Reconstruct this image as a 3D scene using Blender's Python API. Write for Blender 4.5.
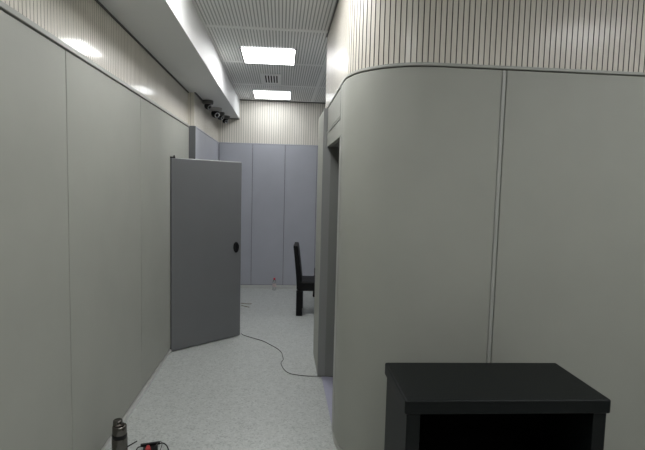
import bpy, bmesh, math, random
from mathutils import Vector, Matrix
random.seed(7)
PI = math.pi
C = bpy.context.scene.collection
for o in list(bpy.data.objects): bpy.data.objects.remove(o)

# ------------------------------------------------------------------ camera
CAM_H, F_PX, YAW, PITCH, ROLL = 1.74, 475.85, 0.083, 0.081, 0.025
cd = bpy.data.cameras.new('camera'); cam = bpy.data.objects.new('camera', cd); C.objects.link(cam)
cy, sy, cp, sp, cr, sr = math.cos(YAW), math.sin(YAW), math.cos(PITCH), math.sin(PITCH), math.cos(ROLL), math.sin(ROLL)
Rv = Vector((cy, -sy, 0)); Uv = Vector((sy*sp, cy*sp, cp)); Fv = Vector((sy*cp, cy*cp, -sp))
R2 = Rv*cr + Uv*sr; U2 = Uv*cr - Rv*sr
m = Matrix((R2, U2, -Fv)).transposed().to_4x4(); m.translation = (0, 0, CAM_H)
cam.matrix_world = m
cd.sensor_width = 36; cd.lens = F_PX*36/645; cd.shift_x = 2.5/645; cd.clip_start = 0.05
bpy.context.scene.camera = cam

# ------------------------------------------------------------------ world, exposure, light strength
w = bpy.data.worlds.new('world'); bpy.context.scene.world = w; w.use_nodes = True
w.node_tree.nodes['Background'].inputs[0].default_value = (0.8, 0.9, 1, 1)
w.node_tree.nodes['Background'].inputs[1].default_value = 0.02
vs = bpy.context.scene.view_settings
vs.view_transform = 'Standard'; vs.look = 'None'; vs.gamma = 1; vs.use_curve_mapping = False
vs.exposure = 1.5
PANEL_EMIT = 8.0
FAR_EMIT = 3.4

# main measures (metres)
XL, HP, HC, YB = -1.106, 2.42, 3.119, 7.979         # left pad face, pad top, ceiling, end wall
XB2, YSTEP = -1.03, 5.84
XBM, HBM = -0.699, 2.809                            # beam
XS, YF, RAD = 0.395, 2.66, 0.46
HPR = 2.445                                         # pad top of the curved partition                      # curved partition
YJ0, YJ1, HD = 3.28, 4.22, 2.085                     # doorway in it
XR, YR = 4.0, -2.5

# ------------------------------------------------------------------ materials
def mat(name, col, rough=0.6, metal=0.0, bump=0.0, bscale=200, var=0.0, vscale=4, coat=0.0, spec=0.5, emit=None, es=0, trans=0):
    M = bpy.data.materials.new(name); M.use_nodes = True
    nt = M.node_tree; b = nt.nodes['Principled BSDF']
    b.inputs['Base Color'].default_value = (*col, 1); b.inputs['Roughness'].default_value = rough
    b.inputs['Metallic'].default_value = metal; b.inputs['Specular IOR Level'].default_value = spec
    b.inputs['Coat Weight'].default_value = coat; b.inputs['Coat Roughness'].default_value = 0.15
    b.inputs['Transmission Weight'].default_value = trans
    if emit: b.inputs['Emission Color'].default_value = (*emit, 1); b.inputs['Emission Strength'].default_value = es
    tc = nt.nodes.new('ShaderNodeTexCoord')
    if var:
        n = nt.nodes.new('ShaderNodeTexNoise'); n.inputs['Scale'].default_value = vscale; n.inputs['Detail'].default_value = 5
        nt.links.new(tc.outputs['Object'], n.inputs['Vector'])
        r = nt.nodes.new('ShaderNodeValToRGB')
        r.color_ramp.elements[0].position = 0.3; r.color_ramp.elements[1].position = 0.7
        r.color_ramp.elements[0].color = (*[c*(1-var) for c in col], 1); r.color_ramp.elements[1].color = (*[min(1, c*(1+var)) for c in col], 1)
        nt.links.new(n.outputs['Fac'], r.inputs['Fac']); nt.links.new(r.outputs['Color'], b.inputs['Base Color'])
    if bump:
        n = nt.nodes.new('ShaderNodeTexNoise'); n.inputs['Scale'].default_value = bscale; n.inputs['Detail'].default_value = 3
        nt.links.new(tc.outputs['Object'], n.inputs['Vector'])
        bp = nt.nodes.new('ShaderNodeBump'); bp.inputs['Strength'].default_value = bump; bp.inputs['Distance'].default_value = 0.002
        nt.links.new(n.outputs['Fac'], bp.inputs['Height']); nt.links.new(bp.outputs['Normal'], b.inputs['Normal'])
    return M

def wood(name, c0, c1, plank=0.192, rough=0.48, coat=0.22, cr=.16):
    """pale laminated boards: UV.x = run along the wall, UV.y = height"""
    M = bpy.data.materials.new(name); M.use_nodes = True; nt = M.node_tree; b = nt.nodes['Principled BSDF']
    L = nt.links; N = nt.nodes.new
    uv = N('ShaderNodeUVMap'); uv.uv_map = 'run'
    sep = N('ShaderNodeSeparateXYZ'); L.new(uv.outputs[0], sep.inputs[0])
    d = N('ShaderNodeMath'); d.operation = 'DIVIDE'; d.inputs[1].default_value = plank; L.new(sep.outputs[0], d.inputs[0])
    fl = N('ShaderNodeMath'); fl.operation = 'FLOOR'; L.new(d.outputs[0], fl.inputs[0])
    wn = N('ShaderNodeTexWhiteNoise'); wn.noise_dimensions = '1D'; L.new(fl.outputs[0], wn.inputs['W'])
    mp = N('ShaderNodeMapping'); mp.inputs['Scale'].default_value = (60, 2.5, 1); L.new(uv.outputs[0], mp.inputs[0])
    gr = N('ShaderNodeTexNoise'); gr.inputs['Scale'].default_value = 1; gr.inputs['Detail'].default_value = 6; gr.inputs['Distortion'].default_value = .6
    L.new(mp.outputs[0], gr.inputs['Vector'])
    a = N('ShaderNodeMath'); a.operation = 'MULTIPLY'; a.inputs[1].default_value = 0.25; L.new(wn.outputs['Value'], a.inputs[0])
    s = N('ShaderNodeMath'); s.operation = 'MULTIPLY_ADD'; s.inputs[1].default_value = 0.9; L.new(gr.outputs['Fac'], s.inputs[0]); L.new(a.outputs[0], s.inputs[2])
    r = N('ShaderNodeValToRGB'); r.color_ramp.elements[0].position = .25; r.color_ramp.elements[1].position = .85
    r.color_ramp.elements[0].color = (*c0, 1); r.color_ramp.elements[1].color = (*c1, 1)
    L.new(s.outputs[0], r.inputs['Fac']); L.new(r.outputs['Color'], b.inputs['Base Color'])
    b.inputs['Roughness'].default_value = rough; b.inputs['Coat Weight'].default_value = coat; b.inputs['Coat Roughness'].default_value = cr
    return M

def floor_mat():
    M = bpy.data.materials.new('speckled_vinyl'); M.use_nodes = True; nt = M.node_tree; b = nt.nodes['Principled BSDF']
    L = nt.links; N = nt.nodes.new
    tc = N('ShaderNodeTexCoord')
    v = N('ShaderNodeTexVoronoi'); v.inputs['Scale'].default_value = 90; L.new(tc.outputs['Object'], v.inputs['Vector'])
    r = N('ShaderNodeValToRGB'); r.color_ramp.interpolation = 'CONSTANT'
    e = r.color_ramp.elements; e[0].position = 0; e[0].color = (.37, .39, .375, 1); e[1].position = .15; e[1].color = (.455, .475, .458, 1)
    k = e.new(.5); k.color = (.48, .50, .483, 1); k = e.new(.8); k.color = (.52, .54, .522, 1)
    sx = N('ShaderNodeSeparateXYZ'); L.new(v.outputs['Color'], sx.inputs[0]); L.new(sx.outputs[0], r.inputs['Fac'])
    n = N('ShaderNodeTexNoise'); n.inputs['Scale'].default_value = 14; n.inputs['Detail'].default_value = 8; L.new(tc.outputs['Object'], n.inputs['Vector'])
    r2 = N('ShaderNodeValToRGB'); r2.color_ramp.elements[0].position = .3; r2.color_ramp.elements[0].color = (.90, .90, .90, 1); r2.color_ramp.elements[1].position = .7
    L.new(n.outputs['Fac'], r2.inputs['Fac'])
    mx = N('ShaderNodeMix'); mx.data_type = 'RGBA'; mx.blend_type = 'MULTIPLY'; mx.inputs['Factor'].default_value = 1
    L.new(r.outputs['Color'], mx.inputs['A']); L.new(r2.outputs['Color'], mx.inputs['B']); L.new(mx.outputs['Result'], b.inputs['Base Color'])
    b.inputs['Roughness'].default_value = 0.38
    bp = N('ShaderNodeBump'); bp.inputs['Strength'].default_value = .15; bp.inputs['Distance'].default_value = .002
    L.new(n.outputs['Fac'], bp.inputs['Height']); L.new(bp.outputs['Normal'], b.inputs['Normal'])
    return M

PAD = mat('greige_padding', (.355, .362, .322), .55, bump=.25, bscale=350, var=.03, vscale=3)
PADB = mat('blue_grey_padding', (.40, .412, .455), .5, bump=.25, bscale=350, var=.03, vscale=3)
LEAF = mat('grey_leaf_padding', (.165, .169, .176), .5, bump=.25, bscale=350, var=.02)
BEAD = mat('grey_bead', (.38, .385, .355), .4)
POSTG = mat('post_grey', (.24, .245, .24), .5)
DARKG = mat('corner_grey', (.11, .115, .12), .5)
GROOVE = mat('groove_dark', (.10, .095, .085), .8)
CGROOVE = mat('ceiling_groove', (.46, .46, .46), .8)
LGROOVE = mat('groove_pale', (.30, .28, .25), .8)
BLACKTRIM = mat('dark_trim', (.07, .067, .06), .5)
ALU = mat('brushed_strip', (.60, .61, .59), .35, .3)
WOOD = wood('pale_board', (.60, .565, .49), (.72, .685, .61))
WOODL = wood('pale_board_left', (.66, .62, .54), (.80, .76, .68), plank=.19, rough=.42, coat=.4, cr=.11)
WOODB = wood('pale_board_end', (.66, .63, .56), (.77, .74, .67), coat=.1, rough=.5)
CEIL = mat('ceiling_board', (.90, .90, .89), .6)
CEILJ = mat('ceiling_joint', (.90, .90, .89), .6)
PAINT = mat('beam_paint', (.74, .745, .74), .55, bump=.1, bscale=60)
FRAMEG = mat('frame_grey', (.19, .195, .185), .45)
FLOOR = floor_mat()
LILAC = mat('lilac_grey', (.36, .36, .46), .4, var=.05, vscale=60)
BLACKL = mat('black_leather', (.0025, .0025, .003), .5, spec=.25, bump=.3, bscale=120)
BLACKBOX = mat('black_lacquer', (.003, .0047, .005), .5, spec=.25, bump=.15, bscale=300)
BLACKIN = mat('black_inside', (.002, .002, .002), .8, spec=.1)
BLACKP = mat('black_plastic', (.006, .006, .007), .35, spec=.3)
GREYP = mat('grey_plastic', (.07, .068, .065), .4)
WHITEP = mat('white_plastic', (.45, .44, .42), .4)
GLASS = mat('lens_glass', (.01, .01, .012), .05, coat=1)
CHROME = mat('chrome', (.6, .6, .6), .18, 1)
STEEL = mat('dark_steel', (.16, .15, .14), .22, 1, bump=.2, bscale=150)
RED = mat('red_plastic', (.35, .03, .03), .4)
PINK = mat('red_cap', (.75, .03, .06), .4)
CLEAR = mat('clear_plastic', (.95, .96, .96), .08, trans=.95)
PAPER = mat('bottle_label', (.6, .5, .5), .6)
CORD = mat('grey_cord', (.08, .08, .075), .5)
TAN = mat('tan_cord', (.26, .23, .16), .6)
LAMP = mat('lamp_diffuser', (.9, .9, .9), .5, emit=(1, 1, 1), es=PANEL_EMIT)
LAMPM = mat('lamp_diffuser_mid', (.9, .9, .9), .5, emit=(1, 1, 1), es=6.5)
LAMPF = mat('lamp_diffuser_far', (.9, .9, .9), .5, emit=(.96, .98, 1), es=FAR_EMIT)

# ------------------------------------------------------------------ helpers
def obj(name, bm, m, parent=None, smooth=False, bevel=0, seg=2, ang=35):
    me = bpy.data.meshes.new(name); bmesh.ops.recalc_face_normals(bm, faces=bm.faces); bm.to_mesh(me); bm.free()
    for x in (m if isinstance(m, (list, tuple)) else [m]): me.materials.append(x)
    o = bpy.data.objects.new(name, me); C.objects.link(o)
    if parent is not None: o.parent = parent
    if smooth:
        for p in me.polygons: p.use_smooth = True
    if bevel:
        b = o.modifiers.new('bevel', 'BEVEL'); b.width = bevel; b.segments = seg; b.limit_method = 'ANGLE'; b.angle_limit = math.radians(ang)
        for p in me.polygons: p.use_smooth = True
        b.harden_normals = True
    return o
def thing(name, label, cat, loc=(0, 0, 0), rz=0, group=None):
    o = bpy.data.objects.new(name, None); C.objects.link(o); o.location = loc; o.rotation_euler = (0, 0, rz)
    o.empty_display_size = .1
    return tag(o, label, cat, group)
def tag(o, label, cat, group=None):
    o['label'] = label; o['category'] = cat
    if group: o['group'] = group
    return o
def struct(o): o['kind'] = 'structure'; return o
def B(): return bmesh.new()
def box(bm, x0, x1, y0, y1, z0, z1, mi=0):
    v = [bm.verts.new((x, y, z)) for x in (x0, x1) for y in (y0, y1) for z in (z0, z1)]
    for q in ((0, 1, 3, 2), (4, 6, 7, 5), (0, 4, 5, 1), (2, 3, 7, 6), (0, 2, 6, 4), (1, 5, 7, 3)):
        f = bm.faces.new([v[i] for i in q]); f.material_index = mi
    return bm
def hexa(bm, bot, top):
    a = [bm.verts.new(p) for p in bot]; b = [bm.verts.new(p) for p in top]; n = len(a)
    bm.faces.new(a[::-1]); bm.faces.new(b)
    for i in range(n): bm.faces.new((a[i], a[(i+1) % n], b[(i+1) % n], b[i]))
    return bm
def lathe(bm, prof, c=(0, 0, 0), n=32, M=None):
    rings = []
    for r, z in prof:
        if r < 1e-6: rings.append([bm.verts.new((0, 0, z))])
        else: rings.append([bm.verts.new((r*math.cos(2*PI*i/n), r*math.sin(2*PI*i/n), z)) for i in range(n)])
    for a, b in zip(rings, rings[1:]):
        for i in range(n):
            j = (i+1) % n
            if len(a) == 1 and len(b) == 1: continue
            if len(a) == 1: bm.faces.new((a[0], b[i], b[j]))
            elif len(b) == 1: bm.faces.new((a[i], a[j], b[0]))
            else: bm.faces.new((a[i], a[j], b[j], b[i]))
    vs = [v for r in rings for v in r]
    if M is not None: bmesh.ops.transform(bm, matrix=M, verts=vs)
    bmesh.ops.translate(bm, vec=c, verts=vs)
    return bm
def tube(bm, pts, r, n=8, sub=6):
    P = [Vector(p) for p in pts]
    if sub > 1 and len(P) > 2:                      # Catmull-Rom
        Q = []
        for i in range(len(P)-1):
            p0, p1, p2, p3 = P[max(i-1, 0)], P[i], P[i+1], P[min(i+2, len(P)-1)]
            for k in range(sub):
                t = k/sub
                Q.append(.5*((2*p1)+(p2-p0)*t+(2*p0-5*p1+4*p2-p3)*t*t+(3*p1-p0-3*p2+p3)*t**3))
        Q.append(P[-1]); P = Q
    rings = []; up = Vector((0, 0, 1))
    for i, p in enumerate(P):
        t = (P[min(i+1, len(P)-1)]-P[max(i-1, 0)]).normalized()
        a = t.cross(up)
        if a.length < .05: a = t.cross(Vector((1, 0, 0)))
        a.normalize(); b = a.cross(t)
        rings.append([bm.verts.new(p+a*r*math.cos(2*PI*k/n)+b*r*math.sin(2*PI*k/n)) for k in range(n)])
    for a, b in zip(rings, rings[1:]):
        for k in range(n): bm.faces.new((a[k], a[(k+1) % n], b[(k+1) % n], b[k]))
    bm.faces.new(rings[0][::-1]); bm.faces.new(rings[-1])
    return bm

# a wall run is a list of (point, inward normal, run length)
def line_run(a, b, n):
    a, b = Vector((*a, 0)), Vector((*b, 0)); return [(a, Vector((*n, 0))), (b, Vector((*n, 0)))]
def arc_run(c, r, a0, a1, k=24):
    return [(Vector((c[0]+r*math.cos(t), c[1]+r*math.sin(t), 0)), Vector((-math.cos(t), -math.sin(t), 0))) for t in [a0+(a1-a0)*i/k for i in range(k+1)]]
def join_runs(*rs):
    out = []
    for r in rs:
        for p in r:
            if not out or (p[0]-out[-1][0]).length > 1e-4: out.append(p)
    s = 0; res = [(out[0][0], out[0][1], 0)]
    for a, b in zip(out, out[1:]): s += (b[0]-a[0]).length; res.append((b[0], b[1], s))
    return res
def at_run(run, s):
    for a, b in zip(run, run[1:]):
        if s <= b[2]+1e-9:
            t = (s-a[2])/(b[2]-a[2]); return a[0].lerp(b[0], t), a[1].lerp(b[1], t).normalized()
    return run[-1][0], run[-1][1]
def prism(bm, run, d0, d1, z0, z1):
    """solid following the run between inward offsets d0 and d1"""
    A = [p+n*d0 for p, n, s in run]; D = [p+n*d1 for p, n, s in run]
    R = []
    for a, d in zip(A, D):
        R.append([bm.verts.new((a.x, a.y, z0)), bm.verts.new((a.x, a.y, z1)), bm.verts.new((d.x, d.y, z1)), bm.verts.new((d.x, d.y, z0))])
    for a, b in zip(R, R[1:]):
        for k in range(4): bm.faces.new((a[k], a[(k+1) % 4], b[(k+1) % 4], b[k]))
    bm.faces.new(R[0]); bm.faces.new(R[-1][::-1])
    return bm
def grooved(name, run, z0, z1, mats, parent, pitch=.032, gw=.006, gd=.008, thick=.02, s_off=0):
    """grooved board cladding along a run, real grooves, UV 'run' in metres"""
    bm = B(); uv = bm.loops.layers.uv.new('run'); L = run[-1][2]
    prof = []; s = 0.0
    while s < L-1e-6:
        e = min(s+pitch-gw, L); k = max(1, int((e-s)/.02))
        for i in range(k+1): prof.append((s+(e-s)*i/k, 0, 0))
        if e >= L: break
        g = min(e+gw, L); prof += [(e, gd, 1), (g, gd, 1)]; s = g
    ring = []
    for s, d, mi in prof:
        p, n = at_run(run, s); q = p+n*d
        ring.append((bm.verts.new((q.x, q.y, z0)), bm.verts.new((q.x, q.y, z1)), s+s_off, mi))
    for a, b in zip(ring, ring[1:]):
        f = bm.faces.new((a[0], b[0], b[1], a[1])); f.material_index = 1 if (a[3] or b[3]) else 0
        for l, (u, v) in zip(f.loops, ((a[2], z0), (b[2], z0), (b[2], z1), (a[2], z1))): l[uv].uv = (u, v)
    # closed back
    p0, n0 = at_run(run, 0); p1, n1 = at_run(run, L)
    bk = []
    for p, n, s in run: q = p+n*thick; bk.append((bm.verts.new((q.x, q.y, z0)), bm.verts.new((q.x, q.y, z1)), s))
    for a, b in zip(bk, bk[1:]): bm.faces.new((a[0], a[1], b[1], b[0]))
    for e, k in ((ring[0], bk[0]), (ring[-1], bk[-1])):
        f = bm.faces.new((e[0], e[1], k[1], k[0]))
        for l in f.loops: l[uv].uv = (e[2], l.vert.co.z)
    me = bpy.data.meshes.new(name); bm.to_mesh(me); bm.free()
    for x in mats: me.materials.append(x)
    o = bpy.data.objects.new(name, me); C.objects.link(o); o.parent = parent
    return o
def cut(run, s0, s1):
    L = []
    p, n = at_run(run, s0); L.append((p, n))
    for q in run:
        if s0+1e-4 < q[2] < s1-1e-4: L.append((q[0], q[1]))
    p, n = at_run(run, s1); L.append((p, n))
    return join_runs(L)

# ------------------------------------------------------------------ floor and ceiling
fl = struct(obj('floor', box(B(), XL-.2, XR+.2, YR-.2, YB+.2, -.1, 0), FLOOR))
fp = obj('doorway_strip', box(B(), XS+.005, .62, YJ0+.005, YJ1-.005, 0, .004), LILAC, fl)  # lilac-tinted strip laid over the floor between the jambs
ce = struct(obj('ceiling', box(B(), XL-.2, XR+.2, YR-.2, YB+.2, HC+.02, HC+.12), CEIL))
bm = B(); pitch, gw = .0287, .0105
ys = [4.38+1.2*k for k in range(-6, 4)]
bays = [(YR, ys[0]-.024)]+[(a+.024, b-.024) for a, b in zip(ys, ys[1:])]
for y0, y1 in bays:
    x = XBM
    while x < XR:
        box(bm, x, min(x+pitch-gw, XR), y0, min(y1, YB), HC, HC+.008); x += pitch
obj('grooved_board', bm, CEIL, ce)
obj('groove_backing', box(B(), XBM, XR, YR, YB, HC+.0075, HC+.019), CGROOVE, ce)
bm = B()
for y in ys: box(bm, XBM, XR, y-.024, min(y+.024, YB), HC, HC+.0075)
box(bm, .455, .50, 4.50, YB, HC-.0005, HC+.007)
obj('joint_strip', bm, CEILJ, ce)

# ------------------------------------------------------------------ left wall
wl = struct(obj('wall_left', box(B(), XL-.2, XL-.04, YR-.2, YB+.2, 0, HBM), PAINT))
n = (-1, 0)
seams = [YR, -1.3, 0.0, 1.29, 2.584, 3.879, YSTEP]
for a, b in zip(seams, seams[1:]):
    obj('padded_panel', box(B(), XL-.04, XL, a+.003, b-.003, .044, HP-.022), PAD, wl, bevel=.004)
obj('panel_backing', box(B(), XL-.041, XL-.012, YR, YSTEP, .03, HP-.005), GROOVE, wl)
obj('top_bead', box(B(), XL-.04, XL+.006, YR, YSTEP, HP-.014, HP+.012), BEAD, wl, bevel=.004)
obj('skirting_strip', box(B(), XL-.03, XL+.012, YR, YSTEP, 0, .03), ALU, wl, bevel=.003)
grooved('slatted_boards', join_runs(line_run((XL-.012, YR), (XL-.012, YSTEP), n)), HP, HBM-.002, [WOODL, LGROOVE], wl, gw=.004, gd=.004)
# projecting stretch with blue-grey padding
obj('pier_core', box(B(), XL-.04, XB2-.04, YSTEP+.004, YB, 0, HBM), PAINT, wl)
obj('blue_panel', box(B(), XB2-.04, XB2, YSTEP+.012, YB-.03, .05, HP-.018), PADB, wl, bevel=.004)
obj('blue_top_bead', box(B(), XB2-.04, XB2+.002, YSTEP+.012, YB, HP-.016, HP), PADB, wl, bevel=.003)
obj('blue_skirting', box(B(), XB2-.04, XB2+.01, YSTEP+.012, YB, 0, .05), ALU, wl, bevel=.003)
obj('corner_guard', box(B(), XL-.02, XB2+.001, YSTEP-.004, YSTEP+.012, 0, HP), DARKG, wl, bevel=.003)
grooved('slatted_pier_boards', join_runs(line_run((XB2-.012, YSTEP-.002), (XB2-.012, YB-.01), n)), HP, HBM-.002, [WOODL, LGROOVE], wl, gw=.004, gd=.004, s_off=.07)
grooved('slatted_pier_end', join_runs(line_run((XL-.012, YSTEP-.003), (XB2-.012, YSTEP-.003), (0, 1))), HP, HBM-.002, [WOODL, LGROOVE], wl, gw=.003, gd=.002, thick=.006)

# ------------------------------------------------------------------ end wall
wb = struct(obj('wall_back', box(B(), XL-.2, XR+.2, YB+.04, YB+.2, 0, HC+.02), PAINT))
xs = [XB2+.002, -.48, .055, .586, 1.12, 1.65, 2.2, 2.75, 3.3, XR]
for a, b in zip(xs, xs[1:]):
    obj('blue_panel', box(B(), a+.003, b-.003, YB, YB+.04, .06, HP-.018), PADB, wb, bevel=.004)
obj('panel_backing', box(B(), XB2, XR, YB+.012, YB+.041, .0, HP-.005), GROOVE, wb)
obj('top_bead', box(B(), XB2, XR, YB-.002, YB+.04, HP-.016, HP), PADB, wb, bevel=.003)
obj('skirting_strip', box(B(), XB2+.01, XR, YB-.012, YB+.03, 0, .052), ALU, wb, bevel=.003)
grooved('slatted_boards', join_runs(line_run((XR, YB+.01), (XL, YB+.01), (0, 1))), HP, HC, [WOODB, LGROOVE], wb, gw=.006, gd=.004, pitch=.038)

# ------------------------------------------------------------------ beam under the ceiling
bmn = struct(obj('trim_1', box(B(), XL-.2, XBM, YR, YB+.02, HBM, HC+.02), PAINT, bevel=.003))
t2 = struct(obj('trim_2', box(B(), XL-.03, XL+.002, YR, YSTEP-.004, HBM-.008, HBM), BLACKTRIM))
t3 = struct(obj('trim_3', box(B(), XB2-.012, XB2+.008, YSTEP-.02, YB-.01, HBM-.011, HBM), BLACKTRIM))
t4 = struct(obj('trim_4', box(B(), XB2, XBM, YB-.014, YB+.01, HBM-.012, HBM), BLACKTRIM))
t5 = struct(obj('trim_5', box(B(), XBM, XR, YB-.014, YB+.01, HC-.012, HC), BLACKTRIM))

# ------------------------------------------------------------------ curved partition
cc = (XS+RAD, YF+RAD)
run = join_runs(line_run((XR, YF), (cc[0], YF), (0, 1)), arc_run(cc, RAD, -PI/2, -PI), line_run((XS, cc[1]), (XS, 4.50), (1, 0)))
s_front = XR-cc[0]; s_arc = s_front+RAD*PI/2; s_of_y = lambda y: run[-1][2]-(4.50-y)
sJ0, sJ1 = s_of_y(YJ0), s_of_y(YJ1)
wc = struct(obj('wall_right', prism(B(), cut(run, 0, sJ0), .035, .13, 0, HC+.02), FRAMEG))
obj('wall_core', prism(B(), cut(run, sJ1, s_of_y(4.495)), .035, .13, 0, HC+.02), FRAMEG, wc)
obj('lintel_core', box(B(), XS+.035, XS+.13, YJ0, YJ1, HD, HC+.02), FRAMEG, wc)
sx = lambda x: XR-x
for a, b in ((0, sx(2.46)), (sx(2.436), sx(1.26)), (sx(1.236), s_of_y(YJ0-.105))):
    obj('padded_panel', prism(B(), cut(run, a+.003, b-.003), 0, .034, .035, HPR-.024), PAD, wc, bevel=.004)
for a, b in ((sx(2.46), sx(2.436)), (sx(1.26), sx(1.236))):
    obj('seam_bead', prism(B(), cut(run, a, b), .001, .034, .035, HPR-.024), BEAD, wc, bevel=.005)
obj('panel_backing', prism(B(), cut(run, .001, sJ0-.001), .013, .036, .03, HPR-.004), GROOVE, wc)
obj('top_bead', prism(B(), cut(run, 0, sJ1), -.004, .034, HPR-.018, HPR), BEAD, wc, bevel=.005)
obj('skirting_strip', prism(B(), cut(run, 0, sJ0-.1), -.006, .03, 0, .03), BEAD, wc, bevel=.003)
# door casing, lintel pad with its inset panel
obj('door_casing', prism(B(), cut(run, s_of_y(YJ0-.1), sJ0), -.002, .036, 0, HD+.0), BEAD, wc, bevel=.003)
obj('padded_jamb_top', prism(B(), cut(run, s_of_y(YJ0-.1), sJ0), 0, .034, HD+.002, HPR-.024), PAD, wc, bevel=.003)
obj('lintel_pad', box(B(), XS, XS+.034, YJ0+.004, YJ1-.004, HD, 2.2), PAD, wc, bevel=.003)
obj('inset_panel', box(B(), XS, XS+.034, YJ0+.02, YJ1-.02, 2.225, HPR-.026), PAD, wc, bevel=.006)
bm = B(); box(bm, XS-.004, XS+.034, YJ0+.0, YJ1-.004, 2.203, 2.218); box(bm, XS-.004, XS+.034, YJ0, YJ0+.014, 2.219, HPR-.02)
obj('inset_bead', bm, BEAD, wc, bevel=.003)
obj('lintel_backing', box(B(), XS+.014, XS+.036, YJ0, YJ1, HD+.01, HPR-.004), GROOVE, wc)
# far post: thicker padding beyond the doorway
obj('padded_post', box(B(), .362, XS+.034, YJ1+.012, 4.82, .0, HP), PAD, wc, bevel=.010, seg=3)
obj('post_guard', box(B(), .361, XS+.036, YJ1-.002, YJ1+.012, .0, HP+.004), POSTG, wc, bevel=.003)
obj('jamb_lining', box(B(), XS+.034, XS+.14, YJ1-.004, 4.499, 0, HD), FRAMEG, wc, bevel=.002)
grooved('slatted_boards', [(p+n_*.003, n_, s) for p, n_, s in run], HPR, HC, [WOOD, GROOVE], wc)
t6 = struct(obj('trim_6', prism(B(), [(p, n_, s) for p, n_, s in run], -.006, .03, HC-.008, HC), BLACKTRIM))
# partition's other side: closes the small room and faces the far room
wi = struct(obj('wall_inner', box(B(), XS+.034, XR, 4.50, 4.82, 0, HC+.02), PAINT))
obj('padded_panel', box(B(), .455, XR, 4.821, 4.85, .05, HPR), PADB, wi, bevel=.004)

# ------------------------------------------------------------------ walls out of the picture
wr = struct(obj('wall_side', box(B(), XR, XR+.2, YR-.2, YB+.2, 0, HC+.02), PAINT))
obj('padded_panel', box(B(), XR-.03, XR, YR, YF-.01, .03, HP), PAD, wr)
obj('slatted_boards', box(B(), XR-.015, XR, YR, YF-.01, HP, HC), WHITEP, wr)
we = struct(obj('wall_rear', box(B(), XL-.2, XR+.2, YR-.2, YR, 0, HC+.02), PAINT))
obj('padded_panel', box(B(), XL, XR-.03, YR, YR+.03, .03, HP), PAD, we)
obj('slatted_boards', box(B(), XL, XR-.015, YR, YR+.015, HP, HBM), WHITEP, we)

# ------------------------------------------------------------------ open door leaf on the left wall
hx, hy, ex, ey = XL+.008, 4.87, -.442, 5.418
dw = math.hypot(ex-hx, ey-hy); da = math.atan2(ey-hy, ex-hx)
dr = bpy.data.objects.new('door_1', None); C.objects.link(dr); dr.location = (hx, hy, 0); dr.rotation_euler = (0, 0, da); struct(dr)
obj('leaf', box(B(), .006, dw, .0, .045, .012, 1.985), LEAF, dr, bevel=.006, seg=3)
obj('edge_band', box(B(), dw, dw+.004, .008, .037, .03, 1.97), ALU, dr, bevel=.001)
obj('top_band', box(B(), .02, dw-.006, .008, .037, 1.985, 1.990), ALU, dr, bevel=.001)
bm = B(); lathe(bm, [(0, .004), (.6, .004), (.9, .012), (1, .012), (1.06, .004), (1.06, -.002)], n=32)
bmesh.ops.scale(bm, vec=(.032, .058, 1), verts=bm.verts)
bmesh.ops.transform(bm, matrix=Matrix.Rotation(PI/2, 4, 'X'), verts=bm.verts)
bmesh.ops.translate(bm, vec=(dw-.068, 0, 1.035), verts=bm.verts)
hd = obj('door_handle', bm, BLACKP, dr, smooth=True)
for z in (.25, 1.0, 1.72):
    bm = B(); lathe(bm, [(0, 0), (.009, 0), (.009, .11), (0, .11)], (.004, .045, z), 12); obj('hinge', bm, LEAF, dr, smooth=False)
bm = B(); box(bm, -.01, .05, .004, .03, 1.985, 1.999); lathe(bm, [(0, 0), (.007, 0), (.007, .018), (0, .018)], (.045, .017, 1.995), 12)
obj('pivot_bracket', bm, BLACKP, dr)

# ------------------------------------------------------------------ ceiling lights
def lamp(x, y, label, m=LAMP, w=.545, l=.595, group='square panel lights in the ceiling'):
    t = thing('ceiling_light', label, 'ceiling light', (x, y, HC), 0, group)
    bm = B(); a, b = w/2+.014, l/2+.014
    box(bm, -a, a, -b, -l/2, -.006, 0); box(bm, -a, a, l/2, b, -.006, 0); box(bm, -a, -w/2, -l/2, l/2, -.006, 0); box(bm, w/2, a, -l/2, l/2, -.006, 0)
    obj('frame', bm, GREYP if m is LAMP else CEILJ, t)
    obj('diffuser', box(B(), -w/2, w/2, -l/2, l/2, -.004, -.001), m, t)
lamp(-.157, 5.275, 'glowing white square panel light in the ceiling, the nearer of two before the vent')
lamp(-.160, 7.48, 'glowing white panel light in the ceiling beyond the vent, beside the end wall', LAMPF)
lamp(-.157, 3.07, 'white panel light in the ceiling just above the passage mouth, out of view', LAMPM)
lamp(-.157, .87, 'white panel light in the ceiling over the camera, out of view')
lamp(2.6, 1.2, 'white panel light in the ceiling right of the camera, out of view')
lamp(2.6, -1.0, 'added white fill panel in the ceiling by the rear wall, out of view')  # unseen extra panel, added as fill for the front area
lamp(2.2, 6.3, 'white panel light in the ceiling of the far room, hidden by the partition', LAMPF)

# vent
t = thing('ceiling_vent', 'white rectangular air vent with dark slots, in the ceiling between the panel lights', 'air vent', (-.152, 6.36, HC))
bm = B(); a, b = .125, .285; c_, d_ = .088, .225
box(bm, -a, a, -b, -d_, -.012, 0); box(bm, -a, a, d_, b, -.012, 0); box(bm, -a, -c_, -d_, d_, -.012, 0); box(bm, c_, a, -d_, d_, -.012, 0)
obj('frame', bm, CEILJ, t, bevel=.002)
obj('duct', box(B(), -c_, c_, -d_, d_, -.002, 0), BLACKIN, t)
for k in range(6):
    x = -c_+k*(2*c_/5); bm = B(); box(bm, x-.009, x+.009, -d_, d_, -.011, -.003); obj('slat', bm, CEILJ, t)

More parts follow.
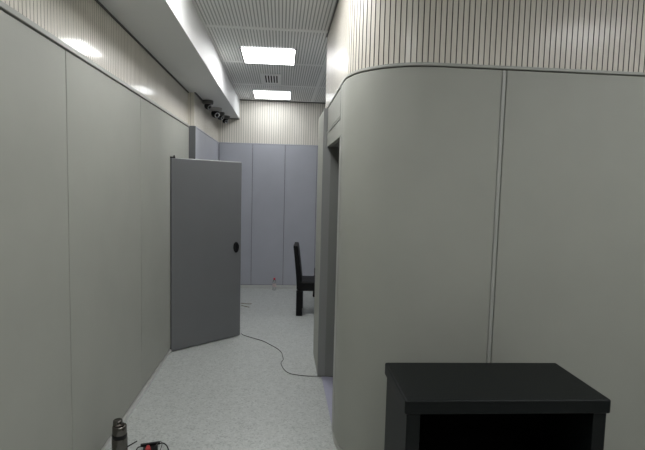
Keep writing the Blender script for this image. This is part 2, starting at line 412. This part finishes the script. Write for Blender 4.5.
# ------------------------------------------------------------------ dome cameras under the beam
def dome(x, y, r, label, base_m, yaw, pitch, ball=.62):
    t = thing('security_camera', label, 'security camera', (x, y, HBM), yaw, 'dome security cameras under the beam')
    bm = B(); lathe(bm, [(0, 0), (r, 0), (r, -.034), (r*.95, -.044), (r*.78, -.050), (0, -.050)], n=36); obj('base', bm, base_m, t, smooth=True, bevel=.002)
    rb = r*ball; cz = -.046-rb*.55
    bm = B(); bmesh.ops.create_uvsphere(bm, u_segments=28, v_segments=18, radius=rb); bmesh.ops.translate(bm, vec=(0, 0, cz), verts=bm.verts)
    e = obj('eyeball', bm, BLACKP, t, smooth=True)
    M = Matrix.Rotation(PI/2+pitch, 4, 'X')
    bm = B(); lathe(bm, [(rb*.62, rb*.74), (rb*.66, rb*.90), (rb*.5, rb*.98), (rb*.42, rb*.9)], (0, 0, cz), 28, M); obj('lens_ring', bm, CHROME, e, smooth=True)
    bm = B(); lathe(bm, [(rb*.44, rb*.86), (rb*.3, rb*.95), (0, rb*1.0)], (0, 0, cz), 24, M); obj('lens', bm, GLASS, e, smooth=True)
dome(-.966, 6.36, .072, 'grey dome security camera under the beam, the nearest and leftmost of the row', GREYP, .9, .5)
dome(-.948, 6.95, .092, 'large pale-based security camera under the beam, second in the row', WHITEP, .7, .5, .66)
dome(-.93, 7.36, .062, 'small dark security camera under the beam, just behind the large pale-based one', GREYP, 1.1, .4, .72)
dome(-.90, 7.72, .075, 'dark security camera under the beam at the far end beside the end wall', GREYP, .7, .5)

# ------------------------------------------------------------------ black console in front of the curved partition
bx0, bx1, by0, by1, bh = .566, 1.525, 2.004, 2.468, .80
t = thing('console_table', 'black open-fronted cabinet standing against the grey padded front wall', 'cabinet', ((bx0+bx1)/2+.006, (by0+by1)/2-.006, 0), -.020)
W, D = (bx1-bx0)/2, (by1-by0)/2
obj('top', box(B(), -W, W, -D, D, bh-.068, bh), BLACKBOX, t, bevel=.010, seg=4)
for s in (-1, 1):
    a = s*(W-.012); b_ = s*(W-.075)
    obj('side_panel', box(B(), min(a, b_), max(a, b_), -D+.012, D-.01, 0, bh-.068), BLACKBOX, t, bevel=.003)
obj('back_panel', box(B(), -W+.075, W-.075, D-.03, D-.012, .06, bh-.068), BLACKIN, t)
obj('shelf', box(B(), -W+.075, W-.075, -D+.03, D-.03, .34, .365), BLACKIN, t)
obj('bottom_panel', box(B(), -W+.075, W-.075, -D+.02, D-.03, .04, .07), BLACKBOX, t)

# ------------------------------------------------------------------ chairs
def make_chair(loc, rz, label):
    """faces +X; local origin under the backrest's middle"""
    t = thing('dining_chair', label, 'chair', loc, rz, 'black leather chairs')
    bm = B(); box(bm, -.02, .44, -.225, .225, .335, .465)
    obj('seat', bm, BLACKL, t, bevel=.022, seg=4)
    bm = B(); N_ = 10
    prev = None
    rows = []
    for i in range(N_+1):
        u = i/N_; z = .35+u*.595; x = -.062*u**1.4; th = .036-.006*u; hw = .222+.006*math.sin(PI*u)
        rows.append([bm.verts.new(p) for p in ((x-th, -hw, z), (x+th, -hw, z), (x+th, hw, z), (x-th, hw, z))])
    for a, b in zip(rows, rows[1:]):
        for k in range(4): bm.faces.new((a[k], a[(k+1) % 4], b[(k+1) % 4], b[k]))
    bm.faces.new(rows[0][::-1]); bm.faces.new(rows[-1])
    obj('backrest', bm, BLACKL, t, bevel=.014, seg=4, ang=50)
    for sx_, sy_ in ((0, -1), (0, 1), (1, -1), (1, 1)):
        cx, cyy = (.004 if not sx_ else .405), sy_*.195; h = .042; g = .041; dx = -.0 if not sx_ else .01
        bm = B(); hexa(bm, [(cx+dx-g, cyy-g, 0), (cx+dx+g, cyy-g, 0), (cx+dx+g, cyy+g, 0), (cx+dx-g, cyy+g, 0)], [(cx-h, cyy-h, .34), (cx+h, cyy-h, .34), (cx+h, cyy+h, .34), (cx-h, cyy+h, .34)])
        obj('leg', bm, BLACKL, t, bevel=.004)
make_chair((.280, 6.50, 0), -.07, 'black leather high-back chair standing past the doorway post, nearer of two')
make_chair((.985, 7.20, 0), PI+.0, 'black chair mostly hidden by the doorway post, only a leg showing behind')

# ------------------------------------------------------------------ small things on the floor
t = thing('water_bottle', 'small clear plastic water bottle with red cap on floor by end wall', 'bottle', (-.085, 7.84, 0))
bm = B(); lathe(bm, [(0, 0), (.028, 0), (.031, .006), (.031, .03), (.029, .035), (.031, .04), (.031, .125), (.026, .15), (.013, .168), (.012, .18), (0, .18)], n=24)
obj('body', bm, CLEAR, t, smooth=True)
bm = B(); lathe(bm, [(.0315, .06), (.032, .062), (.032, .11), (.0315, .112)], n=24); obj('label_band', bm, PAPER, t, smooth=True)
bm = B(); lathe(bm, [(0, .178), (.017, .178), (.0175, .2), (.015, .204), (0, .204)], n=20); obj('cap', bm, PINK, t, smooth=True)

fc = [(-.433, 5.50), (-.40, 5.43), (-.264, 5.304), (-.17, 5.22), (-.09, 5.099), (-.01, 4.97), (.035, 4.85), (.045, 4.74), (.052, 4.65), (.030, 4.56), (.042, 4.46), (.07, 4.36), (.113, 4.291), (.17, 4.26), (.223, 4.242), (.30, 4.226), (.45, 4.205), (.62, 4.15)]
bm = tube(B(), [(x, y, .0042 + (.006 if x > .4 else 0)) for x, y in fc], .0035, 8, 5)
tag(obj('floor_cable', bm, CORD, smooth=True), 'thin dark cable winding over the floor from the door leaf to the doorway', 'cable')
bm = tube(B(), [(-.56, 6.93, .005), (-.50, 6.90, .005), (-.44, 6.86, .012), (-.40, 6.90, .005)], .0045, 8, 4)
tube(bm, [(-.54, 6.80, .005), (-.47, 6.72, .010), (-.42, 6.70, .005)], .0045, 8, 4)
tag(obj('cord_scrap', bm, TAN, smooth=True), 'short tan scraps of cord on the floor just beyond the door leaf', 'scrap')

# vacuum flask at the lower left
t = thing('vacuum_flask', 'dark metal vacuum flask standing on the floor beside the left wall', 'flask', (-.950, 2.862, 0), 0)
bm = B(); lathe(bm, [(0, 0), (.043, 0), (.045, .004), (.045, .188), (.042, .196), (0, .196)], n=40); obj('body', bm, STEEL, t, smooth=True, bevel=.001)
bm = B(); lathe(bm, [(.0425, .190), (.0435, .194), (.0435, .212), (.0425, .216), (0, .216)], n=40); obj('ring', bm, BLACKP, t, smooth=True)
bm = B(); lathe(bm, [(0, .214), (.041, .214), (.042, .218), (.041, .262), (.037, .268), (.031, .268), (.029, .264), (0, .264)], n=40); lid = obj('lid', bm, STEEL, t, smooth=True)
bm = B(); lathe(bm, [(0, .26), (.028, .26), (.029, .264), (.027, .292), (.023, .296), (.012, .293), (0, .293)], (-.014, .012, 0), n=32); obj('stopper', bm, STEEL, lid, smooth=True)

t = thing('cable_clamp', 'black clamp with a red jaw and looped black leads on the floor', 'clamp', (-.815, 3.03, 0), .25); t.scale = (.8, .8, .8)
bm = B(); box(bm, -.075, .075, .035, .060, .028, .048); obj('bar', bm, BLACKP, t, bevel=.003)
bm = B(); box(bm, -.055, .06, -.05, .045, .0, .03); obj('body', bm, BLACKP, t, bevel=.008, seg=3)
bm = B(); hexa(bm, [(-.045, -.06, .03), (.01, -.06, .03), (.0, .02, .03), (-.03, .02, .03)], [(-.04, -.055, .052), (.005, -.055, .052), (-.005, .015, .052), (-.026, .015, .052)]); obj('jaw', bm, RED, t, bevel=.004)
bm = tube(B(), [(-.05, .04, .03), (-.09, .03, .035), (-.105, -.01, .03), (-.11, -.06, .006), (-.09, -.13, .006), (-.03, -.16, .006)], .005, 8, 6); obj('lead', bm, BLACKP, t, smooth=True)
bm = tube(B(), [(.06, .045, .03), (.10, .03, .04), (.13, -.01, .03), (.14, -.07, .006), (.10, -.15, .006), (.0, -.2, .006)], .005, 8, 6); obj('lead', bm, BLACKP, t, smooth=True)
bm = tube(B(), [(.03, .0, .03), (.075, .03, .06), (.09, -.02, .05), (.06, -.07, .006)], .003, 8, 6); obj('lead', bm, GREYP, t, smooth=True)
bm = tube(B(), [(-.985, 3.075, .004), (-.935, 3.155, .004)], .004, 8, 1)
tag(obj('cable_tie', bm, BLACKP, smooth=True), 'short black stick on the floor between the flask and the clamp', 'stick')
